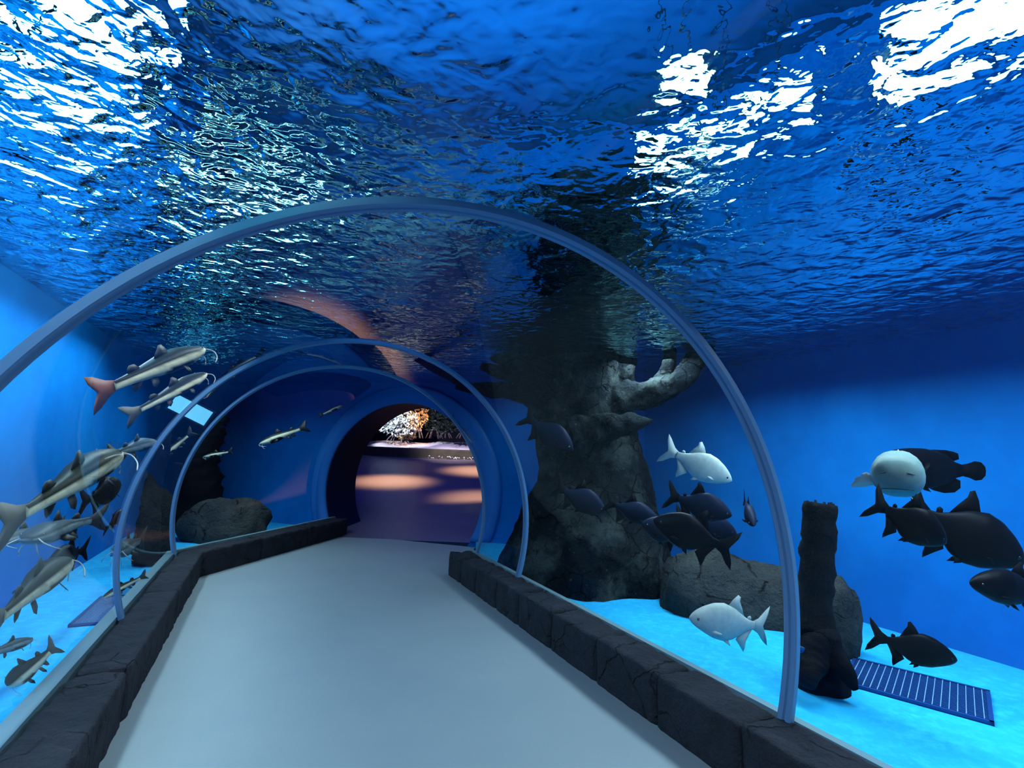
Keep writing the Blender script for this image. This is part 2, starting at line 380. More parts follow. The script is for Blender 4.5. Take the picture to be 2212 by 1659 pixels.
# ---------------------------------------------------------------- kerbs of dark stone blocks
def stone(a, b, w0, w1, z0, z1, parent, seed, nn=None, nl=16):
    """one rough block running from a to b, its faces at offsets w0..w1 along nn"""
    L = (b-a).length; d = (b-a).normalized(); g = .006
    prof = []                                            # cross section, inner bottom -> inner top -> outer top -> outer bottom
    r = .022
    for k in range(5): prof.append((w0, z0+(z1-z0-r)*k/4))
    prof += [(w0+r*.3, z1-r*.3)]
    for k in range(6): prof.append((w0+r+(w1-w0-2*r)*k/5, z1))
    prof += [(w1-r*.3, z1-r*.3)]
    for k in range(3): prof.append((w1, z1-r-(z1-r-z0)*k/2))
    nl = max(6, int(L/.04)); vs = []; ofs = Vector((seed*3.7, seed*1.3, 0))
    cm = (w0+w1)/2; tone = noise.noise(ofs)*.008
    for i in range(nl+1):
        f = i/nl; edge = min(f, 1-f)*L; sh = max(0, 1-edge/.03)*.012
        s = g+(L-2*g)*f
        for (w, z) in prof:
            k = 1 if z > z0+.01 else 0
            q = Vector((s, w*1.0, z))+ofs
            n1 = noise.fractal(q*5, 1.0, 2.0, 3)*.016; n2 = noise.noise(q*28)*.005
            crack = abs(noise.noise(Vector((q.x*2.3, q.y*3.5+z*2, seed*1.7)))); cut = -.016*max(0, 1-crack/.035)
            dz = (n1+n2+cut+tone-sh)*k if z > z1-.03 else 0
            sgn = -1 if w < cm else 1
            dw = (n1*.6+n2+cut*.6-sh)*sgn if z < z1-.001 else 0
            p = a+d*(s+noise.noise(q*9)*.004)+nn*(w+dw)+Vector((0, 0, z+dz)); vs.append(p)
    n = len(prof); fs = grid_faces(nl+1, n); fs.append(tuple(range(n))); fs.append(tuple(range(nl*n+n-1, nl*n-1, -1)))
    o = mesh_obj('stone_block', vs, fs, M['kerb'], parent)
    return o
def kerb(label, a, b, nn, w0, w1, cuts, seed):
    r = tag(empty('kerb', (0, 0, 0)), label, 'kerb', kind='structure'); L = (b-a).length; d = (b-a).normalized()
    for i in range(len(cuts)-1): stone(a+d*cuts[i], a+d*cuts[i+1], w0, w1, -.01, .30, r, seed+i, nn)
    return r
ka, kb = LA(2.26, -1.6), LA(2.26, 6.62)
kerb('rough dark stone kerb along the right side of the walkway', ka, kb, UX, 0, .29, [0, .75, 1.5, 2.25, 2.93, 3.58, 4.2, 4.84, 5.5, 6.12, 6.66, 7.25, 7.75, 8.22], 3)
ka, kb = LA(-.61, -1.6), LA(-.63, 7.42)
kerb('rough dark stone kerb along the left side of the walkway', ka, kb, -UX, 0, .26, [0, 1.7, 3.6, 5.35, 7.1, 9.0], 31)
dfar = (TL-A3L).normalized(); nfar = Vector((dfar.y, -dfar.x, 0))
kerb('low dark stone kerb leading to the round doorway', A3L-dfar*.02+nfar*.03, TL+nfar*.03, -nfar, -.27, 0, [0, 1.2, 2.3, (TL-A3L).length], 51)

# ---------------------------------------------------------------- sculpted tree, stumps, rocks
tx = Vector((1.02, 6.65, 0))
tree = tag(empty('artificial_tree', tx), 'huge sculpted grey tree with mossy bark and stubby branches, rising from the right basin', 'tree')
def trunk():
    Z = [.08, .25, .45, .7, 1.0, 1.3, 1.6, 1.95, 2.2, 2.45, 2.7, 2.95, 3.3]
    R = [1.06, 1.03, 1.0, .94, .82, .74, .72, .66, .58, .56, .62, .70, .74]
    nz, nt = 120, 150; vs = []
    for i in range(nz):
        z = Z[0]+(Z[-1]-Z[0])*i/(nz-1)
        r0 = float(np.interp(z, Z, R)); base = max(0, 1-z/1.3)
        cx = .05*math.sin(z*1.7)
        for k in range(nt):
            th = 2*PI*k/nt; c, s = math.cos(th), math.sin(th)
            ridge = .07*base*math.sin(th*7+1.5*math.sin(z*2))+.05*(1-base)*math.sin(th*5+z*1.1)
            q = Vector((c*r0, s*r0, z*.7))
            n1 = noise.fractal(q*1.7, 1.0, 2.0, 3)*.10; n2 = noise.fractal(Vector((q.x*5, q.y*5, q.z*3)), .9, 2.1, 4)*.045
            cell = noise.voronoi(q*5.5)[0]; pit = -.05*max(0, 1-cell[0]/.22)*max(0, 1-abs(z-.95)/.6)
            r = r0*(1+ridge)+n1+n2+pit
            vs.append(Vector((cx+c*r, s*r, z)))
    fs = grid_faces(nt, nz, False)
    # grid laid out as rows of z: build wrapped faces
    fs = [(i*nt+k, i*nt+(k+1) % nt, (i+1)*nt+(k+1) % nt, (i+1)*nt+k) for i in range(nz-1) for k in range(nt)]
    vs.append(Vector((0, 0, 3.3))); e = len(vs)-1
    fs += [(e, (nz-1)*nt+k, (nz-1)*nt+(k+1) % nt) for k in range(nt)]
    return mesh_obj('trunk', vs, fs, M['bark'], tree)
trunk()
def branch(name, px, ts, rad, parent, org, m, n=22, seg=48, jit=.34, fq=5):
    P = [at(x, y, t)-org for (x, y), t in zip(px, ts)]
    P, R = spline(P, rad, seg); b = MB(); b.tube(P, R, n, jit, fq); return b.build(name, m, parent)
bt = M['bark']
branch('branch', [(1290, 900), (1340, 862), (1400, 853), (1462, 824), (1512, 768), (1550, 715)], [6.5, 6.2, 6.0, 5.8, 5.65, 5.5], [.26, .20, .155, .135, .115, .07], tree, tx, bt)
branch('branch', [(1405, 852), (1437, 815), (1447, 770), (1446, 728)], [6.0, 5.95, 5.9, 5.9], [.11, .095, .075, .04], tree, tx, bt)
branch('branch', [(1250, 945), (1310, 925), (1350, 915), (1385, 913), (1410, 908)], [6.0, 5.85, 5.78, 5.75, 5.75], [.26, .17, .12, .075, .015], tree, tx, bt)
branch('branch', [(1260, 930), (1190, 880), (1110, 848), (1045, 842), (985, 832)], [6.4, 6.3, 6.35, 6.4, 6.4], [.28, .19, .11, .085, .05], tree, tx, bt)
branch('branch', [(1250, 880), (1175, 815), (1110, 770), (1060, 730)], [6.5, 6.45, 6.5, 6.5], [.34, .29, .22, .17], tree, tx, bt)
branch('branch', [(1160, 825), (1095, 808), (1040, 789)], [6.3, 6.3, 6.35], [.12, .085, .055], tree, tx, bt)
branch('branch', [(1020, 838), (960, 808), (915, 785), (868, 760)], [6.45, 6.7, 6.9, 7.1], [.06, .05, .04, .02], tree, tx, bt)
branch('branch', [(1290, 900), (1330, 850), (1350, 790), (1352, 740)], [6.5, 6.4, 6.4, 6.5], [.30, .16, .14, .16], tree, tx, bt)

def rock(name, c, size, seed, m, label=None, rot=0, rough=.22, res=36, box=.45):
    vs = []; nu, nv = res, res//2
    for j in range(nv+1):
        ph = PI*j/nv
        for i in range(nu):
            th = 2*PI*i/nu; d = Vector((math.sin(ph)*math.cos(th), math.sin(ph)*math.sin(th), math.cos(ph)))
            q = d+Vector((seed*5.1, seed*2.3, 0))
            r = 1+rough*noise.fractal(q*1.3, 1.0, 2.0, 2)+.3*rough*noise.fractal(q*4, 1.0, 2.0, 3)+.1*rough*noise.noise(q*14)
            # squarish boulder
            e = max(abs(d.x), abs(d.y), abs(d.z)); r *= .86/(e**box)
            p = Vector((d.x*r*size[0], d.y*r*size[1], d.z*r*size[2]))
            vs.append(p)
    fs = [(j*nu+i, (j+1)*nu+i, (j+1)*nu+(i+1) % nu, j*nu+(i+1) % nu) for j in range(nv) for i in range(nu)]
    o = mesh_obj(name, vs, fs, m, None, True, c); o.rotation_euler = (0, 0, rot)
    if label: tag(o, label, 'rock')
    return o
rock('boulder', at(486, 1170, 8.3)+Vector((0, 0, .12)), (.72, .6, .72), 2, M['rock'], 'rounded dark boulder beyond the left kerb near the round doorway', .3, .26, 36, .05)
rock('boulder', at(1585, 1285, 5.3)+Vector((0, 0, -.22)), (.84, .44, .70), 5, M['rock'], 'long flat-topped boulder lying between the tree and the dark stump', -.45, .22)
rock('boulder', at(1804, 1345, 4.36)+Vector((0, 0, -.04)), (.20, .19, .48), 11, M['rock'], 'narrow grey boulder just behind the tall stump on its right', .5, .2)

def stump(name, label, org, limbs, m):
    o = tag(empty(name, org), label, 'driftwood')
    for nm, px, ts, rad in limbs: branch(nm, px, ts, rad, o, org, m, 20, 40, .26, 9)
    return o
so = at(1780, 1450, 3.7)
stump('tree_stump', 'tall black broken tree stump standing beside the metal grate', so,
      [('trunk', [(1776, 1490), (1768, 1400), (1762, 1290), (1766, 1180), (1772, 1087)], [3.7]*5, [.17, .125, .105, .11, .098]),
       ('root', [(1772, 1380), (1800, 1425), (1828, 1455), (1848, 1490)], [3.65, 3.55, 3.48, 3.45], [.13, .085, .06, .02]),
       ('root', [(1765, 1400), (1748, 1440), (1735, 1478)], [3.6, 3.5, 3.45], [.11, .09, .05]),
       ('root', [(1780, 1400), (1808, 1425), (1830, 1440)], [3.8, 3.85, 3.9], [.11, .07, .04])], M['blackwood'])
# jagged rim on the broken stump
mb = MB(); top = at(1772, 1092, 3.7)-so
for k in range(9):
    a = 2*PI*k/9; c = top+Vector((math.cos(a)*.08, math.sin(a)*.08, 0)); mb.tube([c-Vector((0, 0, .05)), c+Vector((0, 0, .02+.02*random.random()))], [.026, .008], 6)
mb.build('broken_rim', M['blackwood'], bpy.data.objects['tree_stump'])
so2 = at(335, 1200, 6.6)
stump('driftwood', 'dark twin-trunked driftwood standing in the left basin between the second and third hoops', so2,
      [('trunk', [(318, 1215), (322, 1130), (330, 1060), (350, 985), (362, 930)], [6.4]*5, [.15, .12, .10, .075, .04]),
       ('trunk', [(352, 1205), (352, 1140), (366, 1070), (385, 1000)], [6.9]*4, [.13, .11, .09, .06])], M['blackwood'])
so3 = at(430, 1160, 9.2)
stump('dead_tree', 'thick black tree trunk rising behind the rounded boulder', so3,
      [('trunk', [(425, 1180), (425, 1080), (422, 1000), (430, 940), (446, 890)], [9.3]*5, [.46, .40, .37, .40, .36])], M['blackwood'])

# ---------------------------------------------------------------- drain grates
def drain(label, c, ang, lx, ly, nlong, ncross):
    o = tag(empty('drain_grate', c), label, 'grate'); o.rotation_euler = (0, 0, ang)
    m = MB(); m.box((0, 0, .004), (lx/2, 0, 0), (0, ly/2, 0), (0, 0, .003)); m.build('pit', M['gratepit'], o, False)
    m = MB(); h = .012; t = .022
    m.box((0, ly/2-t/2, h), (lx/2, 0, 0), (0, t/2, 0), (0, 0, h)); m.box((0, -ly/2+t/2, h), (lx/2, 0, 0), (0, t/2, 0), (0, 0, h))
    m.box((lx/2-t/2, 0, h), (t/2, 0, 0), (0, ly/2, 0), (0, 0, h)); m.box((-lx/2+t/2, 0, h), (t/2, 0, 0), (0, ly/2, 0), (0, 0, h))
    m.build('frame', M['grate'], o, False)
    m1 = MB(); m1.box((0, 0, .016), (.0022, 0, 0), (0, ly/2-t, 0), (0, 0, .006)); b1 = m1.build('bar', M['gratebar'], o, False)
    m2 = MB(); m2.box((0, 0, .013), (lx/2-t, 0, 0), (0, .0035, 0), (0, 0, .005)); b2 = m2.build('cross_bar', M['gratecross'], o, False)
    for k in range(nlong):
        q = b1 if k == 0 else b1.copy()
        if k: COL.objects.link(q)
        q.parent = o; q.location = (-lx/2+t+(lx-2*t)*(k+.5)/nlong, 0, 0)
    for k in range(ncross):
        q = b2 if k == 0 else b2.copy()
        if k: COL.objects.link(q)
        q.parent = o; q.location = (0, -ly/2+t+(ly-2*t)*(k+.5)/ncross, 0)
gc = [(2.37, 3.75), (2.78, 4.22), (3.27, 3.9), (2.9, 3.19)]
drain('blue metal drain grate on the right basin floor beside the black stump', Vector((2.86, 3.73, .10)), math.atan2(-.62, .70), .78, .60, 18, 22)
drain('blue metal drain grate at the foot of the second hoop in the left basin', Vector((-3.50, 4.72, .10)), math.atan2(.906, -.423), .85, .32, 18, 12)

# ---------------------------------------------------------------- fish
def fish_skin(name, rough=.4, bumpy=0):
    m = bpy.data.materials.new(name); m.use_nodes = True; nt = m.node_tree; b = nt.nodes['Principled BSDF']
    a = nt.nodes.new('ShaderNodeAttribute'); a.attribute_name = 'skin'
    n = nt.nodes.new('ShaderNodeTexNoise'); n.inputs['Scale'].default_value = 30
    tc = nt.nodes.new('ShaderNodeTexCoord'); nt.links.new(tc.outputs['Object'], n.inputs['Vector'])
    mx = nt.nodes.new('ShaderNodeMix'); mx.data_type = 'RGBA'; mx.blend_type = 'MULTIPLY'
    mp = nt.nodes.new('ShaderNodeMapRange'); mp.inputs['To Min'].default_value = .75; mp.inputs['To Max'].default_value = 1.2
    nt.links.new(n.outputs['Fac'], mp.inputs['Value']); mx.inputs['Factor'].default_value = 1
    nt.links.new(a.outputs['Color'], mx.inputs['A']); nt.links.new(mp.outputs['Result'], mx.inputs['B'])
    nt.links.new(mx.outputs['Result'], b.inputs['Base Color']); b.inputs['Roughness'].default_value = rough
    b.inputs['Specular IOR Level'].default_value = .05
    return m
M['skin'] = fish_skin('fish_skin')
M['fin_dark'] = mat('dark_fin', (.002, .003, .006), .6, .04)
M['fin_white'] = mat('pale_fin', (.38, .48, .48), .5, .3)
M['fin_cat'] = mat('charcoal_fin', (.02, .022, .022), .5, .3)
M['fin_red'] = mat('rusty_tail', (.20, .07, .045), .5, .3)
M['fin_olive'] = mat('olive_tail', (.10, .10, .085), .5, .3)
M['barbel'] = mat('barbel', (.45, .48, .45), .5, .3)

KIND = {
 'pacu': dict(s=[0, .03, .1, .2, .35, .5, .65, .8, .9, 1], top=[.0, .035, .085, .135, .185, .20, .165, .095, .055, .043],
              bot=[-.01, -.045, -.085, -.125, -.175, -.195, -.17, -.10, -.058, -.043], wid=[.004, .03, .058, .078, .092, .09, .068, .04, .022, .012], x0=.5, x1=-.30,
              tail=[(-.275, .043), (-.35, .08), (-.44, .17), (-.50, .22), (-.485, .13), (-.44, .05), (-.42, 0), (-.44, -.05), (-.485, -.125), (-.50, -.205), (-.43, -.16), (-.35, -.075), (-.275, -.043)],
              dorsal=[(.05, .18), (.0, .25), (-.06, .305), (-.09, .285), (-.085, .24), (-.12, .17), (-.155, .085), (-.1, .10), (0, .15)],
              adipose=[(-.19, .05), (-.205, .09), (-.235, .098), (-.25, .08), (-.24, .04)],
              anal=[(-.07, -.165), (-.12, -.215), (-.18, -.285), (-.195, -.25), (-.205, -.17), (-.24, -.10), (-.275, -.045), (-.2, -.05), (-.1, -.12)],
              pelvic=(.10, -.165, [(0, 0), (-.03, -.04), (-.085, -.07), (-.075, -.02), (-.04, .01)], .018),
              pect=(.27, -.09, [(0, .01), (-.05, -.01), (-.115, -.05), (-.10, -.065), (-.04, -.05), (0, -.02)], .055), eye=(.415, .005, .055, .016)),
 'catfish': dict(s=[0, .03, .1, .2, .3, .45, .6, .75, .9, 1], top=[.012, .03, .05, .070, .085, .082, .068, .052, .04, .036],
              bot=[-.018, -.035, -.058, -.078, -.088, -.085, -.068, -.05, -.038, -.034], wid=[.035, .06, .085, .095, .095, .085, .062, .042, .024, .014], x0=.5, x1=-.32,
              tail=[(-.30, .035), (-.37, .065), (-.45, .125), (-.50, .145), (-.485, .08), (-.455, .03), (-.44, 0), (-.455, -.03), (-.485, -.08), (-.50, -.135), (-.44, -.11), (-.37, -.06), (-.30, -.034)],
              dorsal=[(.17, .07), (.15, .12), (.115, .165), (.09, .165), (.075, .14), (.055, .115), (.03, .075), (.06, .06), (.12, .06)],
              adipose=[(-.10, .055), (-.14, .095), (-.18, .10), (-.20, .08), (-.205, .045), (-.15, .04)],
              anal=[(-.10, -.06), (-.14, -.105), (-.18, -.115), (-.19, -.09), (-.19, -.045), (-.14, -.04)],
              pelvic=(-.01, -.052, [(0, 0), (-.02, -.045), (-.07, -.075), (-.085, -.055), (-.06, 0)], .03),
              pect=(.24, -.05, [(0, .01), (-.03, -.05), (-.09, -.085), (-.115, -.06), (-.08, -.005)], .055), eye=(.44, .03, .058, .009)),
 'gourami': dict(s=[0, .03, .1, .2, .35, .5, .65, .8, .9, 1], top=[.03, .09, .16, .205, .225, .225, .205, .16, .09, .06],
              bot=[-.05, -.09, -.135, -.17, -.20, -.21, -.195, -.14, -.085, -.06], wid=[.05, .12, .18, .20, .195, .17, .12, .07, .035, .02], x0=.5, x1=-.28,
              tail=[(-.26, .06), (-.33, .075), (-.40, .105), (-.46, .095), (-.495, .05), (-.50, 0), (-.49, -.05), (-.45, -.095), (-.39, -.105), (-.33, -.075), (-.26, -.06)],
              dorsal=[(.12, .20), (.05, .245), (-.06, .265), (-.17, .255), (-.245, .20), (-.25, .12), (-.20, .10), (0, .19)],
              adipose=None,
              anal=[(.12, -.17), (.02, -.225), (-.08, -.25), (-.18, -.24), (-.24, -.19), (-.245, -.11), (-.2, -.09), (0, -.17)],
              pelvic=(.20, -.17, [(0, 0), (-.04, -.06), (-.10, -.08), (-.08, -.02)], .06),
              pect=(.24, -.06, [(0, .02), (-.06, .05), (-.13, .045), (-.15, .01), (-.13, -.03), (-.06, -.035), (0, -.02)], .19), eye=(.43, .02, .14, .018)),
}
GD = [(.12, .19), (.0, .215), (-.12, .215), (-.2, .20), (-.245, .18), (-.25, .12), (-.20, .10), (0, .18)]
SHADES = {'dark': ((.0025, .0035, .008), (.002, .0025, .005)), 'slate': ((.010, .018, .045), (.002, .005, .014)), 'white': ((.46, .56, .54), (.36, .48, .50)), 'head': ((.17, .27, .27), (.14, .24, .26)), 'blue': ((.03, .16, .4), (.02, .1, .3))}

def fish(name, kind, shade, head, tail, label, cat='fish', group=None, bend=0.0, roll=0.0, tall=1.0, deep=None, tailm=None, wide=1.0):
    """head, tail: nose and tail tip in the tank; bend curves the body sideways"""
    head, tail = Vector(head), Vector(tail); c = (head+tail)/2; L = (head-tail).length
    K = KIND[kind]; root = tag(empty(name, c), label, cat, group)
    x = (head-tail).normalized(); z = (Vector((0, 0, 1))-x*x.z).normalized(); y = z.cross(x)
    rm = Matrix((x, y, z)).transposed() @ Matrix.Rotation(roll, 3, 'X'); root.rotation_euler = rm.to_euler(); 
    def dfm(p):
        xx = p.x; off = bend*(min(xx-.12, 0)**2)*1.6-bend*.12
        return Vector((xx*L, (p.y*wide+off)*L, p.z*tall*L))
    # body
    ns, nr = 30, 22; vs = []; cols = []
    for i in range(ns+1):
        s = (1-math.cos(PI*i/ns))/2*.45+.55*i/ns
        t, b, w = (float(np.interp(s, K['s'], K[q])) for q in ('top', 'bot', 'wid'))
        xx = K['x0']+(K['x1']-K['x0'])*s; mid = (t+b)/2; h = (t-b)/2
        for k in range(nr):
            a = 2*PI*k/nr; ca, sa = math.cos(a), math.sin(a)
            p = Vector((xx, w*math.copysign(abs(ca)**(.7 if kind == 'gourami' else .85), ca), mid+h*math.copysign(abs(sa)**.95, sa)))
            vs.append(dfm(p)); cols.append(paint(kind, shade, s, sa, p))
    fs = [(i*nr+k, i*nr+(k+1) % nr, (i+1)*nr+(k+1) % nr, (i+1)*nr+k) for i in range(ns) for k in range(nr)]
    fs.append(tuple(range(nr-1, -1, -1))); fs.append(tuple(range(ns*nr, ns*nr+nr)))
    fs = [f[::-1] for f in fs]
    o = mesh_obj('body', vs, fs, M['skin'], root)
    at_ = o.data.color_attributes.new('skin', 'FLOAT_COLOR', 'POINT')
    at_.data.foreach_set('color', [c for q in cols for c in (*q, 1)])
    fm = {'dark': M['fin_dark'], 'slate': M['fin_dark'], 'white': M['fin_white'], 'head': M['fin_white'], 'blue': M['fin_dark'], 'cat': M['fin_cat'], 'catfar': M['fin_cat']}[shade]
    def fin(nm, out, m, org=(0, 0, 0), ax=None, th=.007):
        o3 = []
        ce = Vector((sum(p[0] for p in out)/len(out), 0, sum(p[1] for p in out)/len(out)))
        n = len(out); pts = [Vector((p[0], 0, p[1])) for p in out]
        v = [p+Vector((0, .0015, 0)) for p in pts]+[p-Vector((0, .0015, 0)) for p in pts]+[ce+Vector((0, th, 0)), ce-Vector((0, th, 0))]
        f = []
        for k in range(n):
            q = (k+1) % n; f += [(k, q, 2*n), (n+q, n+k, 2*n+1), (q, k, n+k, n+q)]
        if ax is not None: v = [Vector(org)+ax@p for p in v]
        return mesh_obj(nm, [dfm(p) for p in v], f, m, root, True)
    tl = fin('tail_fin', K['tail'], M[tailm] if tailm else fm, th=.01)
    fin('dorsal_fin', GD if kind == 'gourami' else K['dorsal'], fm, th=.008)
    if K['adipose']: fin('adipose_fin', K['adipose'], fm, th=.006)
    fin('anal_fin', K['anal'], fm, th=.008)
    for sgn in (1, -1):
        px, pz, out, py = K['pelvic']; fin('pelvic_fin', out, fm, (px, py*sgn, pz), Matrix.Rotation(.5*sgn, 3, 'X'), .004)
        px, pz, out, py = K['pect']
        if shade == 'head':
            if sgn < 0: fin('pectoral_fin', [(0, .04), (-.07, .09), (-.11, .075), (-.12, .05), (-.17, .03), (-.165, .01), (-.20, -.035), (-.195, -.06), (-.10, -.05), (0, -.02)], fm, (.34, -.155, -.055), Matrix(((0, -.4, 0), (1, 0, 0), (0, 0, 1))), .006)
            continue_fin = False
        else: continue_fin = True
        if continue_fin:
            fin('pectoral_fin', out, fm, (px, py*sgn, pz), Matrix.Rotation((1.2 if kind == 'gourami' else .75)*sgn, 3, 'X') @ Matrix.Rotation(-.45*sgn if kind != 'gourami' else -1.1*sgn, 3, 'Z'), .004)
        ex, ez, ey, er = K['eye']; vs = []
        for i in range(7):
            ph = PI*i/6
            for k in range(8): vs.append(dfm(Vector((ex, ey*sgn, ez))+Vector((math.sin(ph)*math.cos(k*PI/4), math.cos(ph)*.5, math.sin(ph)*math.sin(k*PI/4)))*er))
        mesh_obj('eye', vs, grid_faces(7, 8)+[(i*8+7, i*8, i*8+8, i*8+15) for i in range(6)], M['eye'], o)
    if kind == 'catfish':
        for sgn in (1, -1):
            b = MB(); P, R = spline([(.485, .05*sgn, .0), (.51, .09*sgn, -.03), (.48, .13*sgn, -.07), (.42, .15*sgn, -.10)], [.0035, .003, .002, .001], 10)
            b.tube([dfm(p) for p in P], [r*L for r in R], 6); b.build('barbel', M['barbel'], o)
            b = MB(); P, R = spline([(.46, .03*sgn, -.04), (.47, .045*sgn, -.09), (.45, .05*sgn, -.14)], [.003, .0025, .001], 8)
            b.tube([dfm(p) for p in P], [r*L for r in R], 6); b.build('barbel', M['barbel'], o)
    if shade == 'head':
        for sgn in (1, -1):
            b = MB(); b.tube([dfm(Vector((.482-.012*abs(q), sgn*.085+q*.045, .055-.012*q*sgn))) for q in (-1, 0, 1)], [.002*L, .005*L, .002*L], 6); b.build('eyelid', M['fin_cat'], o)
    if shade == 'head':
        b = MB(); P = [(.492-.02*q*q, q*.115, -.085-.006*q*q) for q in (-1, -.6, -.2, .2, .6, 1)]
        b.tube([dfm(Vector(p)) for p in P], [.004*L]*6, 6); b.build('mouth', M['fin_cat'], o)
    return root
def paint(kind, shade, s, sa, p):
    def mix(a, b, t): t = max(0, min(1, t)); return tuple(u+(v-u)*t for u, v in zip(a, b))
    if kind == 'catfish':
        j = noise.noise(Vector((s*9, p.z*30, p.y*12)))*.16
        back, cream, belly, dark = (.020, .023, .019), (.80, .80, .56), (.42, .50, .50), (.008, .009, .008)
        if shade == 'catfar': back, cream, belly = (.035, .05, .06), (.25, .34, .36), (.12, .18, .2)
        lo = -.28 if s < .26 else (-.05 if s < .5 else -.35)
        col = mix(back, cream, (.42+j-sa)/.14)
        low = dark if .24 < s+j*.3 < .56 else belly
        if s > .85: low = cream
        return mix(col, low, (lo+j-sa)/.14)
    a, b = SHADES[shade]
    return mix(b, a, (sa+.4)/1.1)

PD, PW = 'shoal of dark pacus', 'pale pacus'
def place(hp, tp, th, tt): return at(hp[0], hp[1], th), at(tp[0], tp[1], tt)
# right basin
R_FISH = [
 ('pacu_fish', 'slate', (1238, 972), (1128, 895), 5.55, 5.6, 'dark pacu in front of the upper tree trunk, nose pointing down towards the right', PD, .1, .95),
 ('pacu_fish', 'slate', (1308, 1105), (1197, 1048), 5.25, 5.35, 'dark pacu in front of the flared tree base, nose at the next tail', PD, -.1, 1.0),
 ('pacu_fish', 'slate', (1424, 1125), (1305, 1082), 5.0, 5.1, 'slate pacu with a bluish flank between the tree base and the crowded pair', PD, .2, .9),
 ('pacu_fish', 'slate', (1581, 1113), (1438, 1068), 4.4, 4.5, 'dark pacu swimming right, directly under the upper white pacu', PD, .1, 1.0),
 ('pacu_fish', 'slate', (1592, 1152), (1455, 1120), 4.75, 4.85, 'dark pacu mostly hidden behind the largest left-facing dark pacu', PD, .0, 1.05),
 ('pacu_fish', 'dark', (1412, 1122), (1588, 1190), 3.85, 3.75, 'large dark pacu facing left with its forked tail hanging down towards the boulder', PD, .1, 1.0),
 ('pacu_fish', 'slate', (1386, 1130), (1490, 1165), 4.4, 4.5, 'slate pacu facing left, tucked behind the head of the largest dark pacu', PD, 0, 1.05),
 ('pacu_fish', 'white', (1581, 1038), (1432, 968), 4.3, 4.4, 'white pacu high up, swimming right beside the tree trunk', PW, .1, .92),
 ('pacu_fish', 'white', (1487, 1332), (1668, 1358), 3.6, 3.65, 'white pacu low over the cyan basin floor, facing left', PW, -.15, .92),
 ('pacu_fish', 'dark', (2042, 1172), (1885, 1082), 2.78, 2.82, 'black pacu below the white-headed gourami, its tail raised against that pale head', PD, .2, 1.15),
 ('pacu_fish', 'dark', (2212, 1215), (1952, 1088), 3.35, 3.5, 'big black pacu behind the tail-raised one, heading for the right edge of view', PD, .1, 1.15),
 ('pacu_fish', 'dark', (2095, 1258), (2290, 1285), 2.95, 3.0, 'black pacu entering at the right edge with its snout towards the left', PD, 0, .8),
 ('pacu_fish', 'dark', (2067, 1425), (1877, 1372), 3.1, 3.2, 'dark pacu hovering just above the drain grate, facing right', PD, .1, .92),
]
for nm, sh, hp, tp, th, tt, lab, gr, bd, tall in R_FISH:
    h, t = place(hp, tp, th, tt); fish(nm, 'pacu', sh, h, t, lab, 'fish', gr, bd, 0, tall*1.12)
h, t = at(1628, 1135, 4.3), at(1606, 1075, 4.72)
fish('pacu_fish', 'pacu', 'slate', h, t, 'dark pacu swimming straight at the tunnel beside the nearest hoop', 'fish', PD, 0, .0, .85)
h, t = at(1937, 1036, 2.95), at(1947, 1008, 3.5)
fish('gourami_fish', 'gourami', 'head', h, t, 'stout white-headed gourami facing the tunnel with one pale fin spread', 'fish', None, 0, 0, .90, wide=.92)
h, t = at(1905, 1010, 4.0), at(2130, 1018, 4.0)
fish('gourami_fish', 'gourami', 'dark', h, t, 'black round-tailed gourami partly hidden behind the white-headed one', 'fish', None, 0, 0, .88, wide=.7)
h, t = at(1738, 1400, 3.25), at(1712, 1408, 3.3)
fish('small_fish', 'pacu', 'blue', h, t, 'tiny blue fish at the foot of the black stump', 'fish', None, 0, 0, 1.3)
# left basin
CG = 'banded catfish in the left basin'
def lf(hp, tp, eh, et): return outside(hp[0], hp[1], eh), outside(tp[0], tp[1], et)
L_FISH = [
 ((432, 752), (192, 858), .45, .35, 'cream-banded catfish with a rusty tail, topmost in the left basin', 0.0, 'fin_red', 'cat', .8),
 ((440, 806), (270, 905), .9, .9, 'dimmer catfish with a brown tail just below the topmost one', 0.05, 'fin_olive', 'cat', .8),
 ((242, 975), (2, 1148), .3, .25, 'long cream-banded catfish in the middle of the left basin, nearest the glass', .05, 'fin_olive', 'cat', .85),
 ((137, 1208), (-30, 1365), .25, .2, 'large grey-backed catfish with a cream belly, low at the left edge of view', 0, 'fin_olive', 'cat', 1.0),
 ((12, 1478), (128, 1395), .2, .3, 'whiskered catfish facing left, lowest in the left basin beside the kerb', -.2, 'fin_olive', 'cat', 2.5),
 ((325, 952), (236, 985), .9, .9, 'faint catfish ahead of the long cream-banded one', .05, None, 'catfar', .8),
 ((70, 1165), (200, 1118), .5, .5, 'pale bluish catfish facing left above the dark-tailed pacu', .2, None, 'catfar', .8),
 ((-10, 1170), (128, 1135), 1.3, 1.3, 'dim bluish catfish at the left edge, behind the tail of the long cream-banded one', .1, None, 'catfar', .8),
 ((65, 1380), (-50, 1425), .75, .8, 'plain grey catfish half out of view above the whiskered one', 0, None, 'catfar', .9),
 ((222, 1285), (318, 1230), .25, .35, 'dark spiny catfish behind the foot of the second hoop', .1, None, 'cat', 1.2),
 ((255, 1192), (305, 1165), .9, .95, 'greenish catfish between the second hoop and the driftwood', .1, None, 'catfar', 1.2),
]
